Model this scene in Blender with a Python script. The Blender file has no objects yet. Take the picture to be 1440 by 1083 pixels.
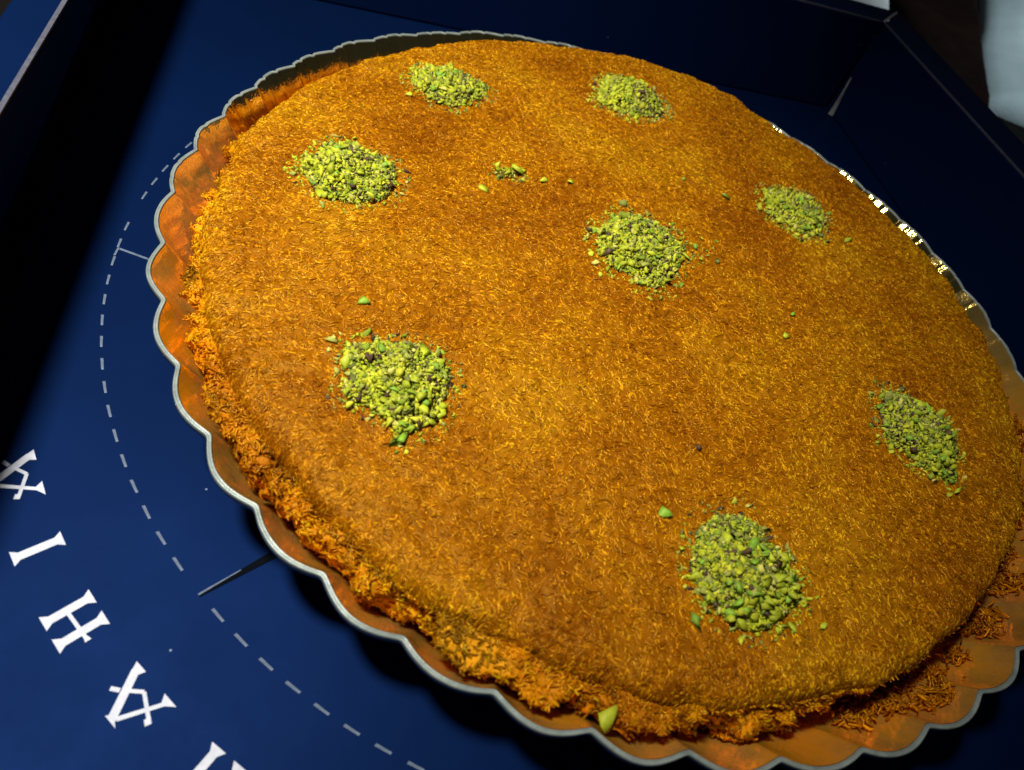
import bpy, math, random
import numpy as np
from mathutils import Vector, Matrix, Euler
random.seed(7); rng = np.random.default_rng(11)
S = 0.15                      # one working unit = 15 cm (the pan's rim radius); meshes are built in metres
sc = bpy.context.scene
C = sc.collection

# ------------------------------------------------------------------ camera
cd = bpy.data.cameras.new("camera"); cam = bpy.data.objects.new("camera", cd); C.objects.link(cam)
cam.location = (-0.78949*S, -1.15254*S, 1.13927*S)
cam.rotation_euler = (0.67417, -0.27337, -0.14512)
cd.sensor_width = 36; cd.lens = 24.722; cd.clip_start = 0.005; cd.clip_end = 50
cd.dof.use_dof = True; cd.dof.focus_distance = 1.42*S; cd.dof.aperture_fstop = 17
sc.camera = cam

# ------------------------------------------------------------------ world, lamp, exposure
w = bpy.data.worlds.new("World"); sc.world = w; w.use_nodes = True
bg = w.node_tree.nodes["Background"]; bg.inputs[0].default_value = (0.62, 0.75, 1.0, 1); bg.inputs[1].default_value = 0.025
ld = bpy.data.lights.new("table_lamp_light", 'SPOT'); lamp = bpy.data.objects.new("table_lamp_light", ld); C.objects.link(lamp)
lamp.location = (-1.80*S, -0.30*S, 3.34*S)
lamp.rotation_euler = (Vector((-0.80*S, 0.26*S, 0)) - lamp.location).to_track_quat('-Z', 'Y').to_euler()
ld.energy = 24.5; ld.shadow_soft_size = 0.036; ld.color = (1.0, 0.95, 0.86)
ld.spot_size = math.radians(66); ld.spot_blend = 1.0
ld2 = bpy.data.lights.new("added_cloth_light", 'SPOT'); l2 = bpy.data.objects.new("added_cloth_light", ld2); C.objects.link(l2)   # added cool spot that brightens the far towel and napkin
l2.location = (4.6*S, 1.0*S, 3.2*S); l2.rotation_euler = (Vector((3.25*S, 2.6*S, 0))-l2.location).to_track_quat('-Z', 'Y').to_euler()
ld2.energy = 7; ld2.shadow_soft_size = .05; ld2.color = (.86, .95, 1.0); ld2.spot_size = math.radians(57); ld2.spot_blend = .35
sc.view_settings.view_transform = 'Standard'; sc.view_settings.look = 'None'
sc.view_settings.exposure = 0.0; sc.view_settings.gamma = 1.0

# ------------------------------------------------------------------ helpers
def mesh_np(name, V, F, mat, smooth=False, tint=None):
    """V (n,3) in units; F (m,k) int array or list of lists."""
    me = bpy.data.meshes.new(name)
    V = np.asarray(V, dtype=np.float64)*S
    if isinstance(F, np.ndarray):
        m, k = F.shape
        me.vertices.add(len(V)); me.vertices.foreach_set("co", V.astype(np.float32).ravel())
        me.loops.add(m*k); me.loops.foreach_set("vertex_index", F.astype(np.int32).ravel())
        me.polygons.add(m); me.polygons.foreach_set("loop_start", np.arange(0, m*k, k, dtype=np.int32))
        me.update(calc_edges=True)
    else:
        me.from_pydata([tuple(v) for v in V], [], [list(f) for f in F]); me.update()
    if smooth: me.polygons.foreach_set("use_smooth", np.ones(len(me.polygons), dtype=bool))
    if tint is not None:
        a = me.attributes.new("tint", 'FLOAT_COLOR', 'POINT')
        t = np.ones((len(V), 4), np.float32); t[:, :3] = tint; a.data.foreach_set("color", t.ravel())
    if mat: me.materials.append(mat)
    me.validate(); me.update()
    return me
def link(name, me, parent=None, loc=None, rot=None, kind=None):
    o = bpy.data.objects.new(name, me); C.objects.link(o)
    if parent: o.parent = parent
    if loc is not None: o.location = Vector(loc)*S
    if rot is not None: o.rotation_euler = rot
    if kind: o["kind"] = kind
    return o
def thing(name, loc, label, cat, group=None):
    o = bpy.data.objects.new(name, None); o.empty_display_size = 0.01; C.objects.link(o); o.location = Vector(loc)*S
    o["label"] = label; o["category"] = cat
    if group: o["group"] = group
    return o
_T = np.random.default_rng(5).random((8, 97, 89))*2-1
def vn(x, y, seed=0):
    """value noise in the plane, about -1..1"""
    t = _T[seed % 8]; xi = np.floor(x).astype(int); yi = np.floor(y).astype(int)
    fx = x-xi; fy = y-yi; fx = fx*fx*(3-2*fx); fy = fy*fy*(3-2*fy)
    g = lambda i, j: t[i % 97, j % 89]
    return (g(xi, yi)*(1-fx)+g(xi+1, yi)*fx)*(1-fy)+(g(xi, yi+1)*(1-fx)+g(xi+1, yi+1)*fx)*fy
def fb(x, y, seed, octs=3):
    s = 0; a = 1
    for k in range(octs): s = s+a*vn(x*2**k+13.1*k, y*2**k+7.7*k, seed+k); a *= .5
    return s
def prism(poly, z0, z1):
    n = len(poly); V = [(x, y, z0) for x, y in poly]+[(x, y, z1) for x, y in poly]
    F = [list(range(n))[::-1], list(range(n, 2*n))]+[[i, (i+1) % n, n+(i+1) % n, n+i] for i in range(n)]
    return V, F

# ------------------------------------------------------------------ materials
def M(name):
    m = bpy.data.materials.new(name); m.use_nodes = True
    nt = m.node_tree; return m, nt, nt.nodes["Principled BSDF"]
def N(nt, t, **k):
    n = nt.nodes.new(t)
    for a, b in k.items(): setattr(n, a, b)
    return n
def ramp(nt, src, stops):
    r = N(nt, 'ShaderNodeValToRGB'); e = r.color_ramp.elements
    while len(e) < len(stops): e.new(0.5)
    for el, (p, c) in zip(e, stops): el.position = p; el.color = (*c, 1)
    nt.links.new(src, r.inputs[0]); return r
def noise(nt, scale, detail=3, rough=.55, co=None):
    n = N(nt, 'ShaderNodeTexNoise'); n.inputs['Scale'].default_value = scale; n.inputs['Detail'].default_value = detail; n.inputs['Roughness'].default_value = rough
    if co: nt.links.new(co, n.inputs['Vector'])
    return n
def objco(nt): return N(nt, 'ShaderNodeTexCoord').outputs['Object']
def bump(nt, b, h, strength, dist):
    n = N(nt, 'ShaderNodeBump'); n.inputs['Strength'].default_value = strength; n.inputs['Distance'].default_value = dist
    nt.links.new(h, n.inputs['Height']); nt.links.new(n.outputs[0], b.inputs['Normal']); return n
def mixc(nt, fac, a, b, mode='MIX'):
    n = N(nt, 'ShaderNodeMix', data_type='RGBA', blend_type=mode)
    for s, v in ((0, fac), (6, a), (7, b)):
        if hasattr(v, 'links'): nt.links.new(v, n.inputs[s])
        else: n.inputs[s].default_value = v if s == 0 else (*v, 1)
    return n.outputs[2]

def navy(name, base=(.0018, .0105, .053), metal=.5, rough=.57):
    m, nt, b = M(name); co = objco(nt)
    n1 = noise(nt, 9, 4, .6, co)
    r = ramp(nt, n1.outputs['Fac'], [(.3, tuple(c*.85 for c in base)), (.7, tuple(c*1.15 for c in base))])
    # sparse dust specks and tiny scuffs in the laminate
    v = N(nt, 'ShaderNodeTexVoronoi'); v.inputs['Scale'].default_value = 110; nt.links.new(co, v.inputs['Vector'])
    wn = N(nt, 'ShaderNodeTexWhiteNoise'); nt.links.new(v.outputs['Position'], wn.inputs['Vector'])
    a = N(nt, 'ShaderNodeMath', operation='LESS_THAN'); nt.links.new(v.outputs['Distance'], a.inputs[0]); a.inputs[1].default_value = .038
    g = N(nt, 'ShaderNodeMath', operation='GREATER_THAN'); nt.links.new(wn.outputs['Value'], g.inputs[0]); g.inputs[1].default_value = .84
    mu = N(nt, 'ShaderNodeMath', operation='MULTIPLY'); nt.links.new(a.outputs[0], mu.inputs[0]); nt.links.new(g.outputs[0], mu.inputs[1])
    m3 = N(nt, 'ShaderNodeMath', operation='MULTIPLY'); nt.links.new(mu.outputs[0], m3.inputs[0]); m3.inputs[1].default_value = .5
    col = mixc(nt, m3.outputs[0], r.outputs[0], (.25, .32, .42)); nt.links.new(col, b.inputs['Base Color'])
    b.inputs['Metallic'].default_value = metal
    n2 = noise(nt, 40, 4, .6, co); rr = N(nt, 'ShaderNodeMapRange'); nt.links.new(n2.outputs['Fac'], rr.inputs[0])
    rr.inputs[3].default_value = rough-.09; rr.inputs[4].default_value = rough+.09; nt.links.new(rr.outputs[0], b.inputs['Roughness'])
    n3 = noise(nt, 1600, 2, .5, co); bump(nt, b, n3.outputs['Fac'], .05, .0002)
    b.inputs['Specular IOR Level'].default_value = .03
    return m
M_navy = navy("navy_laminate")
M_white, nt, b = M("white_print"); b.inputs['Base Color'].default_value = (.86, .87, .92, 1); b.inputs['Roughness'].default_value = .5
n = noise(nt, 500, 3, .6, objco(nt)); r = ramp(nt, n.outputs['Fac'], [(.3, (.38, .41, .5)), (.7, (.52, .55, .64))]); nt.links.new(r.outputs[0], b.inputs['Base Color'])
M_perf, nt, b = M("perforation_edge"); b.inputs['Roughness'].default_value = .7
n = noise(nt, 900, 3, .6, objco(nt)); r = ramp(nt, n.outputs['Fac'], [(.25, (.04, .065, .11)), (.7, (.11, .15, .22))]); nt.links.new(r.outputs[0], b.inputs['Base Color'])
M_slit, nt, b = M("cut_gap"); b.inputs['Base Color'].default_value = (.003, .004, .006, 1); b.inputs['Specular IOR Level'].default_value = 0; b.inputs['Roughness'].default_value = .9
M_board, nt, b = M("raw_card_edge"); b.inputs['Roughness'].default_value = .8
n = noise(nt, 700, 3, .6, objco(nt)); r = ramp(nt, n.outputs['Fac'], [(.3, (.035, .038, .06)), (.7, (.07, .073, .10))]); nt.links.new(r.outputs[0], b.inputs['Base Color'])
M_tab, nt, b = M("grey_paper_tab"); b.inputs['Roughness'].default_value = .85
n = noise(nt, 300, 3, .6, objco(nt)); r = ramp(nt, n.outputs['Fac'], [(.3, (.3, .31, .3)), (.7, (.42, .43, .42))]); nt.links.new(r.outputs[0], b.inputs['Base Color'])

# gold foil lining: metal with stretched creases
M_foil, nt, b = M("gold_foil"); co = objco(nt)
b.inputs['Roughness'].default_value = .10; b.inputs['Specular IOR Level'].default_value = .05; b.inputs['Specular Tint'].default_value = (1, .85, .6, 1)
n = noise(nt, 60, 3, .6, co); r = ramp(nt, n.outputs['Fac'], [(.3, (1.0, .64, .13)), (.7, (1.0, .76, .27))]); nt.links.new(r.outputs[0], b.inputs['Base Color'])
mp = N(nt, 'ShaderNodeMapping'); mp.inputs['Scale'].default_value = (1, 1, .1); nt.links.new(co, mp.inputs[0])
n = noise(nt, 320, 4, .65, mp.outputs[0]); n2 = noise(nt, 70, 2, .5, mp.outputs[0])
ad = N(nt, 'ShaderNodeMath', operation='ADD'); nt.links.new(n.outputs['Fac'], ad.inputs[0]); nt.links.new(n2.outputs['Fac'], ad.inputs[1])
bump(nt, b, ad.outputs[0], .22, .0010)
at = N(nt, 'ShaderNodeAttribute', attribute_name="tint"); sx = N(nt, 'ShaderNodeSeparateColor'); nt.links.new(at.outputs['Color'], sx.inputs[0])
ns = noise(nt, 45, 4, .6, co); rs = ramp(nt, ns.outputs['Fac'], [(.3, (.35, .35, .35)), (.6, (1, 1, 1))])
st = N(nt, 'ShaderNodeMath', operation='MULTIPLY'); nt.links.new(sx.outputs[0], st.inputs[0]); nt.links.new(rs.outputs[0], st.inputs[1])      # syrup film; near-side orange also paints in the foil's bright glow
old = b.inputs['Base Color'].links[0].from_socket; nt.links.new(mixc(nt, st.outputs[0], old, (.98, .40, .008)), b.inputs['Base Color'])
mm = N(nt, 'ShaderNodeMapRange'); nt.links.new(st.outputs[0], mm.inputs[0]); mm.inputs[3].default_value = 1.0; mm.inputs[4].default_value = .60; nt.links.new(mm.outputs[0], b.inputs['Metallic'])
M_shell, nt, b = M("pale_grey_card"); co = objco(nt); b.inputs['Roughness'].default_value = .42; b.inputs['Metallic'].default_value = .35
n = noise(nt, 200, 4, .65, co); r = ramp(nt, n.outputs['Fac'], [(.25, (.17, .21, .195)), (.75, (.34, .39, .36))]); nt.links.new(r.outputs[0], b.inputs['Base Color'])
n = noise(nt, 900, 3, .6, co); bump(nt, b, n.outputs['Fac'], .25, .0004)

def pastry(name, tinted, sss=.25):
    m, nt, b = M(name); co = objco(nt)
    n1 = noise(nt, 26, 4, .6, co)
    r1 = ramp(nt, n1.outputs['Fac'], [(.33, (.35, .100, .001)), (.5, (.475, .170, .0018)), (.68, (.53, .232, .003))])
    n2 = noise(nt, 420, 3, .6, co)
    r2 = ramp(nt, n2.outputs['Fac'], [(.25, (.62, .55, .45)), (.6, (1, 1, 1))])
    col = mixc(nt, 1.0, r1.outputs[0], r2.outputs[0], 'MULTIPLY')
    if tinted:
        at = N(nt, 'ShaderNodeAttribute', attribute_name="tint"); col = mixc(nt, 1.0, col, at.outputs['Color'], 'MULTIPLY')
    nt.links.new(col, b.inputs['Base Color'])
    b.inputs['Roughness'].default_value = .2 if tinted else .36; b.inputs['Specular IOR Level'].default_value = 1.0 if tinted else .3
    b.inputs['Specular Tint'].default_value = (1, .66, .12, 1)
    b.inputs['Coat Weight'].default_value = .0; b.inputs['Coat Roughness'].default_value = .12
    b.inputs['Subsurface Weight'].default_value = sss; b.inputs['Subsurface Radius'].default_value = (1, .4, .06); b.inputs['Subsurface Scale'].default_value = .003
    n3 = noise(nt, 1500, 3, .6, co); bump(nt, b, n3.outputs['Fac'], .5, .0006)
    if tinted:       # thin syrupy strands let some light through
        tr = N(nt, 'ShaderNodeBsdfTranslucent'); nt.links.new(col, tr.inputs['Color']); mx = N(nt, 'ShaderNodeMixShader'); mx.inputs[0].default_value = .38
        out = nt.nodes["Material Output"]; nt.links.new(b.outputs[0], mx.inputs[1]); nt.links.new(tr.outputs[0], mx.inputs[2]); nt.links.new(mx.outputs[0], out.inputs['Surface'])
    return m
M_crust = pastry("syrup_soaked_pastry", False)
for e, c in zip([nd for nd in M_crust.node_tree.nodes if nd.type == 'VALTORGB'][0].color_ramp.elements, [(.22, .064, .001), (.295, .10, .0018), (.36, .145, .0035)]): e.color = (*c, 1)
M_strand = pastry("pastry_strands", True, 0.0)
M_side = pastry("torn_pastry", False, .35)
for e, c in zip([nd for nd in M_side.node_tree.nodes if nd.type == 'VALTORGB'][0].color_ramp.elements, [(.36, .10, .002), (.62, .225, .005), (.80, .37, .010)]): e.color = (*c, 1)

def nut(name, c0, c1, rough=.5):
    m, nt, b = M(name); co = objco(nt)
    oi = N(nt, 'ShaderNodeObjectInfo')
    n = noise(nt, 700, 3, .6, co); r = ramp(nt, n.outputs['Fac'], [(.25, c0), (.75, c1)])
    hs = N(nt, 'ShaderNodeHueSaturation'); nt.links.new(r.outputs[0], hs.inputs['Color'])
    mr = N(nt, 'ShaderNodeMapRange'); nt.links.new(oi.outputs['Random'], mr.inputs[0]); mr.inputs[3].default_value = .7; mr.inputs[4].default_value = 1.2
    nt.links.new(mr.outputs[0], hs.inputs['Value']); nt.links.new(hs.outputs[0], b.inputs['Base Color'])
    b.inputs['Specular IOR Level'].default_value = .25; b.inputs['Roughness'].default_value = rough; b.inputs['Subsurface Weight'].default_value = 0.0
    n3 = noise(nt, 2500, 2, .6, co); bump(nt, b, n3.outputs['Fac'], .4, .0004)
    return m
M_nutY = nut("yellow_green_pistachio", (.29, .36, .010), (.48, .51, .035))
M_nutG = nut("green_pistachio", (.14, .30, .02), (.26, .42, .04))
M_nutP = nut("pistachio_skin", (.05, .028, .016), (.13, .08, .045))
M_crumb, nt, b = M("ground_pistachio"); at = N(nt, 'ShaderNodeAttribute', attribute_name="tint"); nt.links.new(at.outputs['Color'], b.inputs['Base Color']); b.inputs['Roughness'].default_value = .7; b.inputs['Specular IOR Level'].default_value = .15

# ------------------------------------------------------------------ table, cloths (far side, out of focus)
M_table, nt, b = M("dark_table"); b.inputs['Roughness'].default_value = .9; b.inputs['Specular IOR Level'].default_value = .05
n = noise(nt, 14, 4, .6, objco(nt)); r = ramp(nt, n.outputs['Fac'], [(.3, (.004, .0035, .003)), (.7, (.010, .008, .007))]); nt.links.new(r.outputs[0], b.inputs['Base Color'])
V, F = prism([(-9, -7), (10, -7), (10, 9), (-9, 9)], -.3, -.02)
t = link("table", mesh_np("table", V, F, M_table), kind="structure")
def cloth(name, poly, z, amp, mat, seed, label, cat, step=.06):
    """a rumpled cloth lying on the table, its outline given in table coordinates, with real thickness"""
    P = np.array(poly); lo = P.min(0); hi = P.max(0)
    nx = int((hi[0]-lo[0])/step)+2; ny = int((hi[1]-lo[1])/step)+2
    # warp a unit grid onto the quadrilateral
    u, v = np.meshgrid(np.linspace(0, 1, nx), np.linspace(0, 1, ny), indexing='ij')
    q = (P[0][None, None]*((1-u)*(1-v))[..., None]+P[1]*(u*(1-v))[..., None]+P[2]*(u*v)[..., None]+P[3]*((1-u)*v)[..., None])
    q = q+.022*np.stack([vn(q[..., 0]*1.3, q[..., 1]*1.3, seed), vn(q[..., 0]*1.3+9, q[..., 1]*2.2, seed+1)], -1)
    e = np.minimum(np.minimum(u, 1-u), np.minimum(v, 1-v))
    h = z*np.clip(e*14, 0, 1)**.5+amp*(fb(q[..., 0]*1.6, q[..., 1]*1.6, seed+2, 3)+.9)*np.clip(e*8, 0, 1)
    top = np.concatenate([q, (h-.016)[..., None]], -1).reshape(-1, 3)
    bot = top.copy(); bot[:, 2] = -.0185
    idx = np.arange(nx*ny).reshape(nx, ny); a = idx[:-1, :-1].ravel(); b_ = idx[1:, :-1].ravel(); c = idx[1:, 1:].ravel(); d = idx[:-1, 1:].ravel()
    F = np.concatenate([np.stack([a, b_, c, d], 1), np.stack([d, c, b_, a], 1)+nx*ny])
    ring = np.concatenate([idx[:, 0], idx[-1, 1:], idx[::-1, -1][1:], idx[0, ::-1][1:-1]]); r2 = np.roll(ring, -1)
    F = np.concatenate([F, np.stack([ring, ring+nx*ny, r2+nx*ny, r2], 1)])
    o = link(name, mesh_np(name, np.concatenate([top, bot]), F, mat, True)); o["label"] = label; o["category"] = cat
    return o
def fabric(name, c0, c1):
    m, nt, b = M(name); co = objco(nt); n = noise(nt, 30, 4, .6, co); r = ramp(nt, n.outputs['Fac'], [(.3, c0), (.7, c1)]); nt.links.new(r.outputs[0], b.inputs['Base Color'])
    b.inputs['Roughness'].default_value = .95; b.inputs['Specular IOR Level'].default_value = .05; n = noise(nt, 900, 2, .5, co); bump(nt, b, n.outputs['Fac'], .4, .0008); return m
cloth("folded_towel", [(2.30, 1.62), (5.9, .2), (6.6, 3.6), (3.75, 3.62)], .10, .05, fabric("pale_blue_towelling", (.56, .72, .73), (.66, .82, .83)), 1,
      "pale blue-grey towel lying on the dark table beyond the box's right wall", "towel")
cloth("dark_cloth", [(1.95, 1.5), (2.24, 1.42), (3.66, 3.6), (2.62, 3.5)], .05, .04, fabric("dark_brown_cloth", (.006, .003, .002), (.016, .007, .005)), 3,
      "dark brown cloth strip lying between the towel and the box corner", "cloth")
cloth("paper_napkin", [(1.1, 1.52), (1.62, 1.50), (2.05, 2.30), (1.2, 2.5)], .19, .06, fabric("white_tissue", (.82, .88, .86), (.88, .93, .91)), 5,
      "white paper napkin lying behind the back wall of the navy box", "napkin")

# ------------------------------------------------------------------ the box
BX = (-.055, -.022)           # centre of the printed ring
box = thing("pastry_box", (0, 0, 0), "open navy blue cardboard box holding the round pastry, printed with white lettering", "box")
V, F = prism([(-1.40, -1.41), (1.40, -1.41), (1.40, 1.42), (-1.40, 1.42)], -.0185, 0)
floor = link("base_panel", mesh_np("base_panel", V, F, M_navy), box)
HW = .353
def wall(prof, axis, a0, a1, mitre):
    """prof: inner foot, inner top, outer top, outer foot distances; extruded along the other axis with mitred ends"""
    V = []
    for end, a in ((0, a0), (1, a1)):
        for d, z in prof:
            ex = a+(1 if end else -1)*mitre*(abs(d)-abs(prof[1][0]))
            V.append((d, ex, z) if axis == 0 else (ex, d, z))
    n = len(prof); F = [[i, (i+1) % n, n+(i+1) % n, n+i] for i in range(n)]+[list(range(n))[::-1], list(range(n, 2*n))]
    return V, F
def bevel(o, wd=.006, seg=2):
    m = o.modifiers.new("bevel", 'BEVEL'); m.width = wd*S; m.segments = seg; m.limit_method = 'ANGLE'
walls = {}
for nm, prof, ax, a0, a1 in (("right_wall", [(1.24, .002), (1.24, HW), (1.405, HW), (1.405, .002)], 0, -1.24, 1.265),
                             ("back_wall", [(1.27, .002), (1.27, HW), (1.425, HW), (1.425, .002)], 1, -1.24, 1.235),
                             ("front_wall", [(-1.25, .002), (-1.25, HW), (-1.405, HW), (-1.405, .002)], 1, -1.24, 1.235),
                             ("left_wall", [(-1.351, .002), (-1.24, HW), (-1.325, HW), (-1.40, .002)], 0, -1.24, 1.265)):
    V, F = wall(prof, ax, a0, a1, .96)
    if nm == "left_wall": V = [(x+(.04*y if z > .1 else 0), y, z) for x, y, z in V]
    o = link("box_wall", mesh_np(nm, V, F, M_navy), box); bevel(o); walls[nm] = o
    # worn raw-card line along the inner top fold
# pale worn fold lines along the inner top edges
def bar(p0, p1, wdt, h, mat, name, parent):
    p0 = Vector(p0); p1 = Vector(p1); d = (p1-p0).normalized(); s = d.cross(Vector((0, 0, 1))).normalized()*wdt/2; u = Vector((0, 0, h/2))
    V = [p0-s-u, p0+s-u, p0+s+u, p0-s+u, p1-s-u, p1+s-u, p1+s+u, p1-s+u]
    F = [[3, 2, 1, 0], [4, 5, 6, 7], [0, 1, 5, 4], [1, 2, 6, 5], [2, 3, 7, 6], [3, 0, 4, 7]]
    return link(name, mesh_np(name, V, F, mat), parent)
bar((1.2445, -1.2, HW+.0012), (1.2445, 1.262, HW+.0012), .007, .004, M_board, "worn_edge", walls["right_wall"])
bar((-1.2, 1.2745, HW+.0012), (1.232, 1.2745, HW+.0012), .006, .004, M_board, "worn_edge", walls["back_wall"])
bar((-1.2445-.049, -1.2, HW+.0012), (-1.2445+.050, 1.25, HW+.0012), .008, .004, M_board, "worn_edge", walls["left_wall"])
bar((1.25, 1.28, HW+.0012), (1.385, 1.41, HW+.0012), .008, .004, M_tab, "worn_edge", walls["back_wall"])
# loose grey tab in the far corner
V = [(1.213, 1.200, .010), (1.236, 1.203, .004), (1.235, 1.238, .150), (1.222, 1.214, .085)]
tabv = [Vector(v) for v in V]; nrm = (tabv[1]-tabv[0]).cross(tabv[3]-tabv[0]).normalized()*.003
V = [tuple(v) for v in tabv]+[tuple(v-nrm) for v in tabv]
link("corner_tab", mesh_np("corner_tab", V, [[0, 1, 2, 3], [7, 6, 5, 4], [0, 4, 5, 1], [1, 5, 6, 2], [2, 6, 7, 3], [3, 7, 4, 0]], M_tab), walls["back_wall"])

# perforated ring: one dash mesh, copied
def sheet(polys, z0=.0004, z1=.0012):
    V = []; F = []
    for pl in polys:
        v, f = prism(pl, z0, z1); k = len(V); V += v; F += [[i+k for i in q] for q in f]
    return V, F
RD = 1.092
V, F = sheet([[(-.0135, -.0023), (.0135, -.0018), (.014, .0020), (-.0125, .0024)]])
dash_me = mesh_np("perforation_dash", V, F, M_perf)
k = 0
for i in range(-3, 70):
    a = 156.5+2.81*i
    if a > 360-104: break
    if abs(a-219.1) < 1.6 or abs(a-169.7) < 1.0: continue
    if abs(a-178.2) < 0.1: pass
    ar = math.radians(a)
    link("perforation_dash", dash_me, floor, (BX[0]+RD*math.cos(ar), BX[1]+RD*math.sin(ar), 0), (0, 0, ar+math.pi/2+random.uniform(-.02, .02)))
# radial slits that join the ring to the middle
def slit(p0, p1, w0, w1, mat, name, dz=0):
    p0 = Vector(p0); p1 = Vector(p1); d = (p1-p0).normalized(); s = Vector((-d.y, d.x))
    pl = [p0-s*w0/2, p1-s*w1/2, p1+s*w1/2, p0+s*w0/2]
    V, F = sheet([[tuple(q) for q in pl]], .0004+dz, .0012+dz); return link(name, mesh_np(name, V, F, mat), floor)
slit((-1.1435, .0345), (-1.02, -.014), .005, .005, M_perf, "perforation_slit")
slit((-1.1435, .0345), (-1.147, .012), .004, .004, M_perf, "perforation_slit", .0012)
slit((-.907, -.709), (-.74, -.6045), .004, .020, M_slit, "perforation_slit")
slit((-.9085, -.7075), (-.85, -.669), .0032, .0015, M_perf, "slit_edge", .0012)

# lettering: strokes in a local frame, x clockwise along the ring, y outward
def stroke(x0, y0, x1, y1, wd):
    dx, dy = x1-x0, y1-y0; l = math.hypot(dx, dy); nx, ny = -dy/l*wd/2, dx/l*wd/2
    return [(x0-nx, y0-ny), (x1-nx, y1-ny), (x1+nx, y1+ny), (x0+nx, y0+ny)]
Hh = .034
def serif(x, y, wd, up):      # flared serif at the end of a stroke
    s = 1 if up else -1
    return [(x-wd/2, y), (x+wd/2, y), (x+.0062, y-s*.0100), (x-.0062, y-s*.0100)] if up else [(x-.0062, y+.0100), (x+.0062, y+.0100), (x+wd/2, y), (x-wd/2, y)]
def stem(x, wd=.0125): return [[(x-wd/2, -Hh+.006), (x+wd/2, -Hh+.006), (x+wd/2, Hh-.006), (x-wd/2, Hh-.006)]]
def trap(pts): return pts
def letter_I(): return [[(-.0064, -Hh+.008), (.0064, -Hh+.008), (.0064, Hh-.008), (-.0064, Hh-.008)], serif(0, Hh, .026, True), serif(0, -Hh, .026, False)]
def letter_H():
    P = []
    for x in (-.020, .020):
        P += [[(x-.0062, -Hh+.010), (x+.0062, -Hh+.010), (x+.0062, Hh-.010), (x-.0062, Hh-.010)], serif(x, Hh, .025, True), serif(x, -Hh, .025, False)]
    P += [stroke(-.0325, -.001, .0142, .002, .0052)]
    P += [[(-.0375, .003), (-.0375, -.006), (-.031, -.004), (-.031, .001)]]
    return P
def letter_A():
    P = [[(.0235, -Hh), (.0445, -Hh), (.039, -Hh+.010), (.0275, -Hh+.010)],
         [(.0268, -Hh+.010), (.0400, -Hh+.010), (.0085, Hh-.004), (-.0050, Hh-.004)],
         [(-.012, Hh), (-.004, Hh-.004), (.008, Hh-.004), (.011, Hh)],
         [(-.045, -Hh), (-.019, -Hh), (-.0265, -Hh+.010), (-.033, -Hh+.010)],
         [(-.033, -Hh+.010), (-.0265, -Hh+.010), (.000, Hh-.008), (-.006, Hh-.006)],
         stroke(.019, -.003, .002, -.017, .0052), stroke(.002, -.017, -.034, .000, .0052),
         stroke(.026, .003, .037, .010, .0060), [(-.040, .000), (-.032, -.004), (-.029, .004), (-.037, .008)]]
    return P
def ccw(pl):
    a = sum(pl[i][0]*pl[(i+1) % len(pl)][1]-pl[(i+1) % len(pl)][0]*pl[i][1] for i in range(len(pl)))
    return pl if a > 0 else pl[::-1]
RL = 1.2425
def put_letter(fn, ang):
    V = []; F = []
    for j, pl in enumerate(fn()):
        v, f = prism(ccw(pl), .0004, .0012+.00006*j); kk = len(V); V += v; F += [[i+kk for i in q] for q in f]
    ar = math.radians(ang)
    # local x runs clockwise (towards smaller angles), local y outward
    return link("printed_letter", mesh_np("printed_letter", V, F, M_white), floor, (BX[0]+RL*math.cos(ar), BX[1]+RL*math.sin(ar), 0), (0, 0, ar-math.pi/2))
for fn, ang in ((letter_A, -157.0), (letter_I, -150.85), (letter_H, -144.7), (letter_A, -137.7), (letter_H, -130.65)):
    put_letter(fn, ang)

# ------------------------------------------------------------------ the pan
PC = np.array([-.027, -.0455]); NF = 44; PH = 2.92724; ZR = .17
pan = thing("foil_pan", (PC[0], PC[1], 0), "round scalloped gold foil pan with a pale grey rim inside the navy box", "pan")
NA = NF*32
az = np.arange(NA)/NA*2*math.pi
lobe = np.abs(np.sin(NF/2*(az-PH)))
lobe = np.sqrt(lobe**2+.01)**.85           # rounded cusps between the scallops
lobe = (lobe-lobe.min())/(lobe.max()-lobe.min())
AMP = np.interp((az+math.pi) % (2*math.pi)-math.pi, np.radians([-180, -30, 10, 60, 140, 172, 180]), [.95, 1, .6, .4, .4, .85, .95])
FARP = lambda a: np.interp((a+math.pi) % (2*math.pi)-math.pi, np.radians([-180, -30, 20, 60, 145, 172, 180]), [0, 0, .7, 1, 1, .25, 0])
ph_ = (NF*(az-PH)/(2*math.pi)) % 1.0; wob = .5+.5*vn(np.floor(NF*(az-PH)/(2*math.pi))*1.7, az*0+2.1, 4)
facet = (.0055*(np.clip(ph_/(.35+.3*wob), 0, 1)-.5)-.005*np.exp(-((ph_-.3-.2*wob)/.035)**2)-.005*np.exp(-((ph_-.62-.2*wob)/.03)**2))*FARP(az)
irr = facet+.003*vn(az*14, az*0+3.3, 2)
def pan_r(z, off=0):
    t = np.clip(z/ZR, 0, 1)
    return .895-.03*FARP(az)+(.10+.03*FARP(az))*t**.9+(.019*t**1.1)*lobe*AMP+irr*t+off
def revolve(name, rings, mat, tint=None):
    V = np.concatenate([np.stack([r*np.cos(az), r*np.sin(az), np.broadcast_to(z, az.shape)], 1) for r, z in rings])
    n = len(rings); i = np.arange(NA); j = (i+1) % NA
    F = np.concatenate([np.stack([k*NA+i, k*NA+j, (k+1)*NA+j, (k+1)*NA+i], 1) for k in range(n-1)])
    return mesh_np(name, V, F, mat, True, None if tint is None else np.tile(tint[:, None], (n, 3)))
rimz = .0025*vn(az*9, az*0+1.7, 1)
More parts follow.
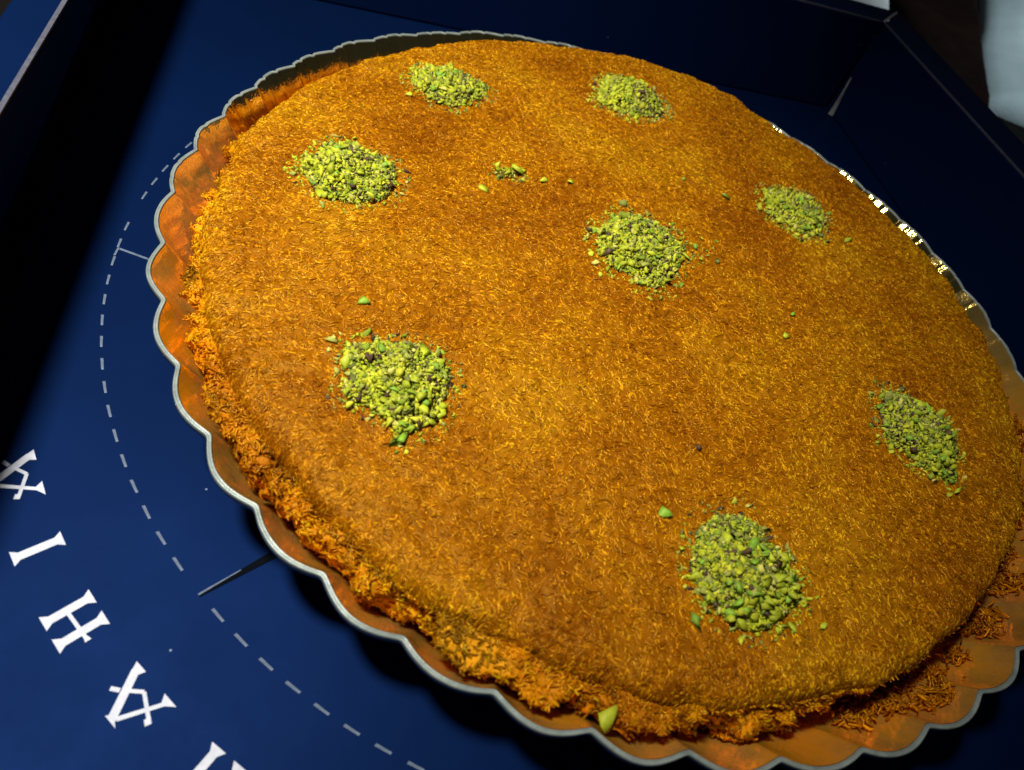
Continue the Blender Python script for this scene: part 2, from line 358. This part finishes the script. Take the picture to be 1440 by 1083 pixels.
rings = [(np.full(NA, rr), .006) for rr in (.001, .3, .6, .82, .86)]
for k in range(15):
    z = .007+(ZR-.007)*k/14; rings.append((pan_r(z), z+rimz*k/14))
link("foil_lining", revolve("foil_lining", rings, M_foil, np.interp((az+math.pi) % (2*math.pi)-math.pi, np.radians([-180, -20, 5, 158, 172, 180]), [1, .8, 0, 0, .8, 1])), pan)
top = pan_r(ZR); rings = []
for dr, dz in ((.0006, -.012), (.0008, .0), (.0012, .0024), (.0024, .0032), (.0036, .0018), (.0044, .0014), (.0052, .0026), (.0068, .0032), (.0082, .0020), (.0088, -.001), (.0084, -.012)):
    rings.append((top+dr, ZR+dz+rimz))
for k in range(9): z = ZR*(1-(k+1)/9.5)*.93; rings.append((pan_r(z, .0065), np.full(NA, z)+rimz*z/ZR))
rings.append((np.full(NA, .87), np.full(NA, .0022))); rings.append((np.full(NA, .002), np.full(NA, .0022)))
link("card_shell", revolve("card_shell", rings, M_shell), pan)

# ------------------------------------------------------------------ the pastry
cake = thing("shredded_pastry", (PC[0], PC[1], .007), "large round golden-brown shredded pastry soaked in syrup, filling the foil pan", "pastry")
CZ = .007
_ha = np.radians([-180, -135, -90, -45, 0, 30, 62, 90, 120, 140, 180])
_hv = np.array([.202, .205, .205, .199, .196, .212, .232, .216, .193, .187, .198])
def Hf(a): return np.interp((a+math.pi) % (2*math.pi)-math.pi, _ha, _hv)
_ra = np.radians([-180, -150, -120, -95, -75, -55, -35, -10, 30, 62, 100, 140, 180])
_rv = np.array([.937, .941, .943, .934, .918, .904, .914, .925, .93, .93, .93, .925, .933])
def AW(a): return (a-1.047) % (2*math.pi)+1.047-2*math.pi      # one branch for every angle, its seam at the far rim
def FD(b): return np.clip(np.minimum(1.047-b, b-1.047+2*math.pi)*8, 0, 1)
def Rf(a):
    a = AW(a); return np.interp((a+math.pi) % (2*math.pi)-math.pi, _ra, _rv)-.004+.010*np.abs(np.sin(NF/2*(a-PH)))*np.clip(.6+FD(a)*vn(a*5, a*0+8.1, 6), 0, 1.3)+FD(a)*(.006*vn(a*8, a*0+.5, 3)+.004*vn(a*25, a*0+4.5, 4))
def WALL(a, z):
    t = np.clip(z/ZR, 0, 1); return .892-.03*FARP(a)+(.10+.03*FARP(a))*t**.9+.014*np.abs(np.sin(NF/2*(a-PH)))*t
def ztop(x, y):
    a = np.arctan2(y, x); r = np.hypot(x, y); q = np.clip(r/Rf(a), 0, 1)
    k = q**2; H = .219*(1-k)+Hf(a)*k
    e = np.sqrt(np.clip(1-q**64, 0, 1))
    z = H*(.81+.19*e)
    z = z+.006*vn(x*3.1, y*3.1, 0)+.0032*vn(x*11, y*11, 1)+.0018*vn(x*31, y*31, 2)+.0016*vn(x*70, y*70, 3)+q**10*(.005*vn(x*18, y*18, 4)+.004*vn(x*45, y*45, 5))
    return z
NAC = 1500; a1 = np.arange(NAC)/NAC*2*math.pi
qs = np.concatenate([np.linspace(.002, .86, 120), np.linspace(.865, .97, 44), 1-np.geomspace(.028, .0008, 14)])
rows = []
Rc = Rf(a1)
for q in qs: x = q*Rc*np.cos(a1); y = q*Rc*np.sin(a1); rows.append(np.stack([x, y, ztop(x, y)], 1))
i = np.arange(NAC); j = (i+1) % NAC
def grid(rows):
    V = np.concatenate(rows); V[:, 2] -= CZ; nr = len(rows)
    F = np.concatenate([np.stack([k*NAC+i, k*NAC+j, (k+1)*NAC+j, (k+1)*NAC+i], 1) for k in range(nr-1)])
    return V, F
V, F = grid(rows); link("crust", mesh_np("crust", V, F, M_crust, True), cake)
# torn side: bright unbrowned dough that slumps against the foil, with pits and clumps
def side_pt(a, t):
    """a azimuth, t 0 (crust edge) .. 1 (pan bottom)"""
    a = AW(a)
    x = .9995*Rf(a)*np.cos(a); y = .9995*Rf(a)*np.sin(a); zl = ztop(x, y)
    sl = np.clip(.80+.65*vn(a*9, a*0+2.2, 4)+.3*vn(a*24, a*0+6.2, 1), 0, 1)*np.interp((a+math.pi) % (2*math.pi)-math.pi, np.radians([-180, -165, -150, -112, -98, -84, -20, 5, 60, 80, 140, 168, 180]), [.5, .6, .9, .9, .55, .05, .0, .6, .5, 0, 0, .4, .5])
    z = zl*(1-t)+.012*t+.055*np.clip(t/.28, 0, 1)*np.clip((1-t)/.6, 0, 1)*sl
    wall = WALL(a, z)-.008
    near = np.interp(a, np.radians([-300, -190, -178, -100, -84, 60]), [0, 0, 1, 1, 0, 0]); fill = np.clip((t-.30)/.25, 0, 1)*near
    out = np.clip((t-.04)/.24, 0, 1)**.8*(sl+(1-sl)*fill)
    r = Rf(a)*(1-out)+np.minimum(wall, Rf(a)+.07)*out
    u = a*24; am = np.minimum(1, t*9)
    d = (.011*fb(u, t*5+a*0, 1, 3)+.007*vn(a*90, t*16, 6)+.004*vn(a*170, t*30, 1)-.045*np.maximum(0, vn(a*26, t*4+5, 5)-.15)-.03*np.maximum(0, vn(a*60, t*9+2, 3)-.2))*am
    r = r-.03*np.clip(t/.4, 0, 1)*np.interp((a+math.pi) % (2*math.pi)-math.pi, np.radians([-180, -90, -68, -22, 0, 180]), [0, 0, 1, 1, 0, 0])
    r = np.minimum(r+d, wall+.004*vn(a*40, t*9, 2))
    return np.stack([r*np.cos(a), r*np.sin(a), z+.008*vn(a*35, t*6+3, 7)*am*(1-t)], -1)
NSD = 60
V, F = grid([side_pt(a1, np.full(NAC, k/NSD)) for k in range(NSD+1)])
link("torn_side", mesh_np("torn_side", V, F, M_side, True), cake)

def tubes(P, U, rad, tint, sides=3):
    """P (n,m,3) centre lines, U (n,m,3) up vectors, rad (n,m); returns V, F, tint"""
    n, m, _ = P.shape
    T = np.gradient(P, axis=1); T /= np.linalg.norm(T, axis=2, keepdims=True)+1e-9
    Sd = np.cross(T, U); Sd /= np.linalg.norm(Sd, axis=2, keepdims=True)+1e-9
    Up = np.cross(Sd, T)
    ang = np.arange(sides)/sides*2*math.pi+math.pi/2
    V = P[:, :, None]+rad[:, :, None, None]*(np.cos(ang)[None, None, :, None]*Sd[:, :, None]+np.sin(ang)[None, None, :, None]*Up[:, :, None])
    base = (np.arange(n)*m*sides)[:, None, None]; mi = np.arange(m-1)[None, :, None]*sides; s0 = np.arange(sides)[None, None]; s1 = (s0+1) % sides
    F = np.stack([base+mi+s0, base+mi+s1, base+mi+sides+s1, base+mi+sides+s0], -1).reshape(-1, 4)
    return V.reshape(-1, 3), F, np.repeat(tint, m*sides, axis=0)
def tintset(n, bright=1.0):
    pal = np.array([[1.12, 1.15, 1.2], [.98, .95, .9], [.8, .7, .6], [1.85, 2.35, 3], [.75, .62, .5], [1.35, 1.5, 1.5]])  # brightest tints put syrup glints into the strand colour
    k = rng.choice(len(pal), n, p=[.28, .26, .13, .11, .03, .19]); return np.minimum(pal[k]*rng.uniform(.85, 1.12, (n, 1))*bright, [1.95, 2.9, 9.])
# short strands lying over the top
n = 112000; m = 4
a = rng.uniform(-math.pi, math.pi, n); q_ = np.sqrt(rng.uniform(0, 1, n))*.997; q_ = np.where(rng.uniform(0, 1, n) < .11, 1-.055*rng.uniform(0, 1, n)**2, q_); r = q_*Rf(a); x = r*np.cos(a); y = r*np.sin(a)
L = np.clip(rng.lognormal(math.log(.0118), .42, n), .005, .034)
th = vn(x*5, y*5, 6)*2.2+rng.normal(0, .95, n)+.6
rad_al = np.clip((r-.6)/.3, 0, 1)*np.clip(-.3-np.sin(a)*1.1, 0, 1)*np.clip(np.cos(a)*3+1.4, 0, 1)   # combed outward along the near edge
th = np.where(rng.uniform(0, 1, n) < rad_al*.55, a+rng.normal(0, .45, n), th)
glint = rng.uniform(0, 1, n) < .18; L = np.where(glint, rng.uniform(.005, .009, n), L)  # short bright strands: syrup sparkle painted in as colour
kap = rng.normal(0, 42, n); s = np.linspace(-.5, .5, m)[None]*L[:, None]
dx = np.cos(th)[:, None]*s-np.sin(th)[:, None]*kap[:, None]*s*s; dy = np.sin(th)[:, None]*s+np.cos(th)[:, None]*kap[:, None]*s*s
X = x[:, None]+dx; Y = y[:, None]+dy
RR = np.hypot(X, Y); lim = 1.0*Rf(np.arctan2(Y, X)); f = np.minimum(1, lim/np.maximum(RR, 1e-6)); X *= f; Y *= f
rad = (rng.uniform(.0011, .0022, n)[:, None])*np.array([.55, 1, 1, .55])[None]
arch = rng.uniform(-.0004, .0009, n)[:, None]*(1-(2*s/L[:, None])**2)+rng.uniform(-.0007, .0007, n)[:, None]
e_ = .004; g_ = .985*np.minimum(1, .985*Rf(a)/r); gx = (ztop(x*g_+e_, y*g_)-ztop(x*g_-e_, y*g_))/(2*e_); gy = (ztop(x*g_, y*g_+e_)-ztop(x*g_, y*g_-e_))/(2*e_)
nn = np.stack([-gx, -gy, np.ones(n)], 1); nn /= np.linalg.norm(nn, axis=1, keepdims=True)
P = np.stack([X, Y, ztop(X, Y)-CZ], 2)+nn[:, None]*arch[..., None]; U = np.broadcast_to(nn[:, None], P.shape)
rad = np.where(glint[:, None], rad*1.25, rad); tn = tintset(n); tn = np.where(glint[:, None], np.array([2.0, 2.75, 4.0])*rng.uniform(.7, 1.15, (n, 1)), tn)
V, F, T = tubes(P, U, rad, tn)
link("pastry_strands", mesh_np("pastry_strands", V, F, M_strand, True, T), cake, kind="stuff")
# torn strands lying on the slumped side
n = 52000; m = 4
a = rng.uniform(-math.pi, math.pi, n); t = .95*rng.uniform(0, 1, n)**1.4
P0 = side_pt(a, t); 
ta = np.stack([-np.sin(a), np.cos(a), np.zeros(n)], 1); dn = side_pt(a, np.minimum(t+.03, 1))-P0; dn /= np.linalg.norm(dn, axis=1, keepdims=True)+1e-9
nm_ = np.cross(ta, dn); nm_ /= np.linalg.norm(nm_, axis=1, keepdims=True); nm_ *= np.sign((nm_*(P0*np.array([.7, .7, 0])+np.array([0, 0, .9]))).sum(1, keepdims=True))
th = rng.uniform(0, math.pi, n)[:, None]; D = np.cos(th)*ta+np.sin(th)*dn+nm_*rng.normal(0, .3, (n, 1)); D /= np.linalg.norm(D, axis=1, keepdims=True)
Q = np.cross(D, nm_); Q /= np.linalg.norm(Q, axis=1, keepdims=True)+1e-9
L = np.clip(rng.lognormal(math.log(.0115), .4, n), .005, .028); s = np.linspace(-.5, .5, m)[None]*L[:, None]
P = P0[:, None]+D[:, None]*s[..., None]+Q[:, None]*(rng.normal(0, 18, n)[:, None]*s*s)[..., None]+nm_[:, None]*(rng.uniform(-.001, .003, n)[:, None]-rng.uniform(0, 14, n)[:, None]*s*s)[..., None]
P[..., 2] = np.maximum(P[..., 2], .009)
rr = np.hypot(P[..., 0], P[..., 1]); lim = WALL(np.arctan2(P[..., 1], P[..., 0]), P[..., 2])-.001; f = np.minimum(1, lim/rr); P[..., 0] *= f; P[..., 1] *= f
P[..., 2] -= CZ
rad = (rng.uniform(.0015, .0028, n)[:, None])*np.array([.6, 1, 1, .6])[None]
U = np.broadcast_to(nm_[:, None], P.shape)
cl = np.clip(1.05+.75*vn(a*13, t*5, 2)+.3*vn(a*40, t*14, 3), .45, 1.75)[:, None]
V, F, T = tubes(P, U, rad, np.minimum(tintset(n, 1.1)*np.array([1.2, 1.25, .85])*cl, [1.9, 3.0, 6]))
link("torn_edge_strands", mesh_np("torn_edge_strands", V, F, M_strand, True, T), cake, kind="stuff")

nc = 64; per = 90; ac = np.radians(rng.uniform(-98, -5, nc)); zc = rng.uniform(.03, .135, nc); wc = rng.uniform(.008, .022, nc)
a = np.repeat(ac, per)+rng.normal(0, 1, nc*per)*np.repeat(wc, per); z = np.clip(np.repeat(zc, per)+rng.normal(0, .6, nc*per)*np.repeat(wc, per), .012, .15)
n = nc*per; m = 5; r = WALL(a, z)-.002-np.abs(rng.normal(0, .006, n)); P0 = np.stack([r*np.cos(a), r*np.sin(a), z], 1)
D = rng.normal(0, 1, (n, 3)); D /= np.linalg.norm(D, axis=1, keepdims=True); Q = np.cross(D, rng.normal(0, 1, (n, 3))); Q /= np.linalg.norm(Q, axis=1, keepdims=True)
L = rng.uniform(.007, .02, n); s = np.linspace(-.5, .5, m)[None]*L[:, None]
P = P0[:, None]+D[:, None]*s[..., None]+Q[:, None]*(rng.normal(0, 18, n)[:, None]*s*s)[..., None]; P[..., 2] = np.maximum(P[..., 2], .009)
rr = np.hypot(P[..., 0], P[..., 1]); lim = WALL(np.arctan2(P[..., 1], P[..., 0]), P[..., 2])-.001; f = np.minimum(1, lim/rr); P[..., 0] *= f; P[..., 1] *= f; P[..., 2] -= CZ
rad = (rng.uniform(.0016, .003, n)[:, None])*np.array([.55, 1, 1.05, 1, .55])[None]
V, F, T = tubes(P, np.broadcast_to(Q[:, None], P.shape), rad, tintset(n, .95)*np.array([1.2, 1.1, .8]))
link("fallen_crumbs", mesh_np("fallen_crumbs", V, F, M_strand, True, T), cake, kind="stuff")

# ------------------------------------------------------------------ pistachios
ICO_V = []; ICO_F = []
def ico():
    p = (1+5**.5)/2
    v = np.array([(-1, p, 0), (1, p, 0), (-1, -p, 0), (1, -p, 0), (0, -1, p), (0, 1, p), (0, -1, -p), (0, 1, -p), (p, 0, -1), (p, 0, 1), (-p, 0, -1), (-p, 0, 1)], float)
    f = np.array([(0, 11, 5), (0, 5, 1), (0, 1, 7), (0, 7, 10), (0, 10, 11), (1, 5, 9), (5, 11, 4), (11, 10, 2), (10, 7, 6), (7, 1, 8), (3, 9, 4), (3, 4, 2), (3, 2, 6), (3, 6, 8), (3, 8, 9), (4, 9, 5), (2, 4, 11), (6, 2, 10), (8, 6, 7), (9, 8, 1)])
    return v/np.linalg.norm(v[0]), f
IV, IF = ico()
def chunk_mesh(name, mat, dims, seed):
    """an angular chip of nut: a jittered 20-face solid cut by a few planes"""
    g = np.random.default_rng(seed); v = IV*1.15+g.normal(0, .26, IV.shape)
    for _ in range(7):
        nrm = g.normal(0, 1, 3); nrm /= np.linalg.norm(nrm); d = v@nrm; o = g.uniform(.34, .66); v = v-np.outer(np.maximum(0, d-o), nrm)
    v = v*np.array(dims)*1.3
    me = mesh_np(name, v, IF, mat); return me
shapes = [(.012, .008, .006), (.011, .009, .007), (.016, .0065, .005), (.010, .010, .006), (.013, .011, .005), (.009, .007, .006), (.015, .009, .006), (.012, .006, .006)]
chunks = {}
for key, mat in (('Y', M_nutY), ('G', M_nutG), ('P', M_nutP)):
    chunks[key] = [chunk_mesh("pistachio_chunk", mat, d, 31*i+ord(key)) for i, d in enumerate(shapes)]
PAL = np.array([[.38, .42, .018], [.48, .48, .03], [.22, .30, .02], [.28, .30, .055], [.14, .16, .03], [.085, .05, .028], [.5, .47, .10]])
def rotmats(n):
    q = rng.normal(0, 1, (n, 4)); q /= np.linalg.norm(q, axis=1, keepdims=True); w, x, y, z = q.T
    return np.stack([np.stack([1-2*(y*y+z*z), 2*(x*y-z*w), 2*(x*z+y*w)], -1), np.stack([2*(x*y+z*w), 1-2*(x*x+z*z), 2*(y*z-x*w)], -1), np.stack([2*(x*z-y*w), 2*(y*z+x*w), 1-2*(x*x+y*y)], -1)], 1)
def crumbs(cen, size, tint):
    n = len(cen); sc_ = size[:, None, None]*rng.uniform(.55, 1.25, (n, 1, 3)); v = (IV[None]+rng.normal(0, .38, (n, 12, 3)))*sc_*np.array([1.25, .9, .62])
    v = np.einsum('nij,nkj->nki', rotmats(n), v)+cen[:, None]
    F = (IF[None]+(np.arange(n)*12)[:, None, None]).reshape(-1, 3)
    return v.reshape(-1, 3), F, np.repeat(tint, 12, axis=0)
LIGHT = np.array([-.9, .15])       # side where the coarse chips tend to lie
def mound(cx, cy, R, h, label, seed, nch=46, ncr=4600, sx=1.0, sy=1.0, rotz=0.0, cat="pistachio pile", grp="piles of chopped pistachio on the pastry"):
    g = np.random.default_rng(seed); z0 = float(ztop(np.array([cx]), np.array([cy]))[0])
    t = thing("pistachio_pile", (PC[0]+cx, PC[1]+cy, z0), label, cat, grp)
    c, s = math.cos(rotz), math.sin(rotz)
    def surf(u, v):      # u, v in the unit disc (may exceed 1) -> local x, y and height
        xx = R*sx*u; yy = R*sy*v; X = c*xx-s*yy; Y = s*xx+c*yy
        q = np.clip(1-(u*u+v*v), 0, 1)**.8
        out = 1+.18*vn(np.arctan2(v, u)*2+seed, u*0+seed*.37, seed)
        X, Y = X*out, Y*out
        zz = ztop(cx+X, cy+Y)-z0+h*q*(1+.35*vn(u*2.5+seed, v*2.5, seed+1))
        return X, Y, zz
    # fine crumbs
    a = g.uniform(0, 2*math.pi, ncr); rr = np.where(g.uniform(0, 1, ncr) < .93, np.sqrt(g.uniform(0, 1, ncr)), g.uniform(.95, 1.35, ncr))
    u, v = rr*np.cos(a), rr*np.sin(a); X, Y, Zs = surf(u, v)
    size = np.clip(g.lognormal(math.log(.0027), .45, ncr), .0014, .0085); cen = np.stack([X, Y, Zs+size*.35-g.uniform(0, .006, ncr)*(rr < .9)], 1)
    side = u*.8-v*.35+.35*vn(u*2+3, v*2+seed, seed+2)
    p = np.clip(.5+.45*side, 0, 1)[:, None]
    pa = np.array([.36, .30, .14, .08, .03, .03, .06]); pb = np.array([.14, .07, .18, .25, .17, .13, .06])  # yellow lit-side mix, dull shade-side mix: shading put into the crumb colour
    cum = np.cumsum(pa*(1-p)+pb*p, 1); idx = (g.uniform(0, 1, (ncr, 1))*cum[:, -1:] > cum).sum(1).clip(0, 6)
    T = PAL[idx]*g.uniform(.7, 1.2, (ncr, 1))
    V, F, T = crumbs(cen, size, T)
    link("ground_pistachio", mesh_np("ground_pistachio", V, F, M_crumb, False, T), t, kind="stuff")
    # a closed heap under the crumbs
    # chips
    for i in range(nch):
        if g.uniform() < .6: aa = math.pi+g.normal(0, .9); q = math.sqrt(g.uniform(.1, 1.05))
        else: aa = g.uniform(0, 2*math.pi); q = math.sqrt(g.uniform(0, 1.15))
        uu, vv = np.array([q*math.cos(aa)]), np.array([q*math.sin(aa)]); X, Y, Zs = surf(uu, vv)
        key = g.choice(['Y', 'G', 'P'], p=[.68, .27, .05]); me = chunks[key][g.integers(len(shapes))]
        o = link("pistachio_chunk", me, t, (X[0], Y[0], Zs[0]+.0045), (g.normal(0, .6), g.normal(0, .6), g.uniform(0, 6.28)))
        o.scale = (g.uniform(.55, 1.1),)*3
    return t
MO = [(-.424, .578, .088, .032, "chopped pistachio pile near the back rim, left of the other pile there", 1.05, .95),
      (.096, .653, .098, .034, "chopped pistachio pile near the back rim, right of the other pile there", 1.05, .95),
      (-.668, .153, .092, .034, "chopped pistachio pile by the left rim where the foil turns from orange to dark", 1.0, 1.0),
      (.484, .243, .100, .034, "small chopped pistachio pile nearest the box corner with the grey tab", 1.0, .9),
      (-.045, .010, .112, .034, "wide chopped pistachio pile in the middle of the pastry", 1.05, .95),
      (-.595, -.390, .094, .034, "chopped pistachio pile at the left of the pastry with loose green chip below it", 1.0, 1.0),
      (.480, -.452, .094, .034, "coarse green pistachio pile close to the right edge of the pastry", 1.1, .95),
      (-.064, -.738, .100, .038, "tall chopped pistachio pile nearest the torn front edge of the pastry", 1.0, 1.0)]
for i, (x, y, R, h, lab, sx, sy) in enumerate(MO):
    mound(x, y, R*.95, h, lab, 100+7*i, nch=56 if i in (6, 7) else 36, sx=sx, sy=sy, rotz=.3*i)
mound(-.311, .226, .036, .008, "tiny sprinkle of ground pistachio between the two back piles and the middle pile", 301, nch=4, ncr=110, sx=1.3, sy=.7, cat="pistachio sprinkle", grp=None)
mound(.105, .045, .06, .003, "thin scatter of pistachio crumbs just right of the middle pile", 305, nch=5, ncr=90, sx=1.1, sy=.8, cat="pistachio sprinkle", grp=None)
SC = [(-.645, -.217, 'G', 1.0, "lone dull green pistachio chip above the left pile, far from others"),
      (-.381, .167, 'Y', 1.25, "bright yellow-green chip just left of the tiny sprinkle"),
      (-.227, .217, 'Y', .95, "yellow-green chip just right of the tiny sprinkle, nearer of two"),
      (-.161, .227, 'Y', .9, "yellow-green chip right of the tiny sprinkle, farther of two"),
      (.267, .258, 'G', 1.25, "bright green chip left of the pile nearest the box corner"),
      (.304, -.14, 'G', .85, "small green chip on the bare right half, upper of a pair"),
      (.256, -.208, 'Y', .9, "small yellow chip on the bare right half, lower of a pair"),
      (-.062, -.505, 'P', .8, "dark grey-green crumb on the bare area between middle and front piles"),
      (-.168, -.636, 'G', 1.2, "green chip just up and left of the front pile"),
      (-.165, -.806, 'G', 1.1, "green chip at the lower left foot of the front pile"),
      (-.600, -.502, 'G', 1.3, "deep green chip below the left pile"),
      (.056, -.828, 'Y', .7, "tiny yellow crumb farthest right of the front pile"),
      (.000, -.826, 'Y', .75, "tiny yellow crumb between the front pile and the farthest crumb"),
      (-.527, .502, 'Y', 1.0, "pale yellow chip at the left foot of the back left pile"),
      (.619, .169, 'Y', .9, "pale yellow chip right of the pile nearest the box corner"),
      (.157, .294, 'G', .6, "tiny green crumb on the bare area left of the bright green chip")]
for i, (x, y, key, s_, lab) in enumerate(SC):
    z = float(ztop(np.array([x]), np.array([y]))[0]); o = link("pistachio_chip", chunks[key][i % len(shapes)], None, (PC[0]+x, PC[1]+y, z+.004), (random.gauss(0, .3), random.gauss(0, .3), random.uniform(0, 6.28)))
    o.scale = (s_,)*3; o["label"] = lab; o["category"] = "pistachio chip"; o["group"] = "loose pistachio chips on the pastry"
# sliver of nut caught between the pastry and the front rim
me = chunk_mesh("pistachio_sliver", M_nutY, (.030, .011, .009), 77)
o = link("pistachio_sliver", me, None, (PC[0]-.322, PC[1]-.926, .166), (0, math.radians(-38), math.radians(70))); o["label"] = "long green pistachio sliver standing between the pastry and the front rim"; o["category"] = "pistachio chip"
print("tris", sum(len(o.data.loop_triangles) or len(o.data.polygons)*2 for o in C.objects if o.type == 'MESH'))
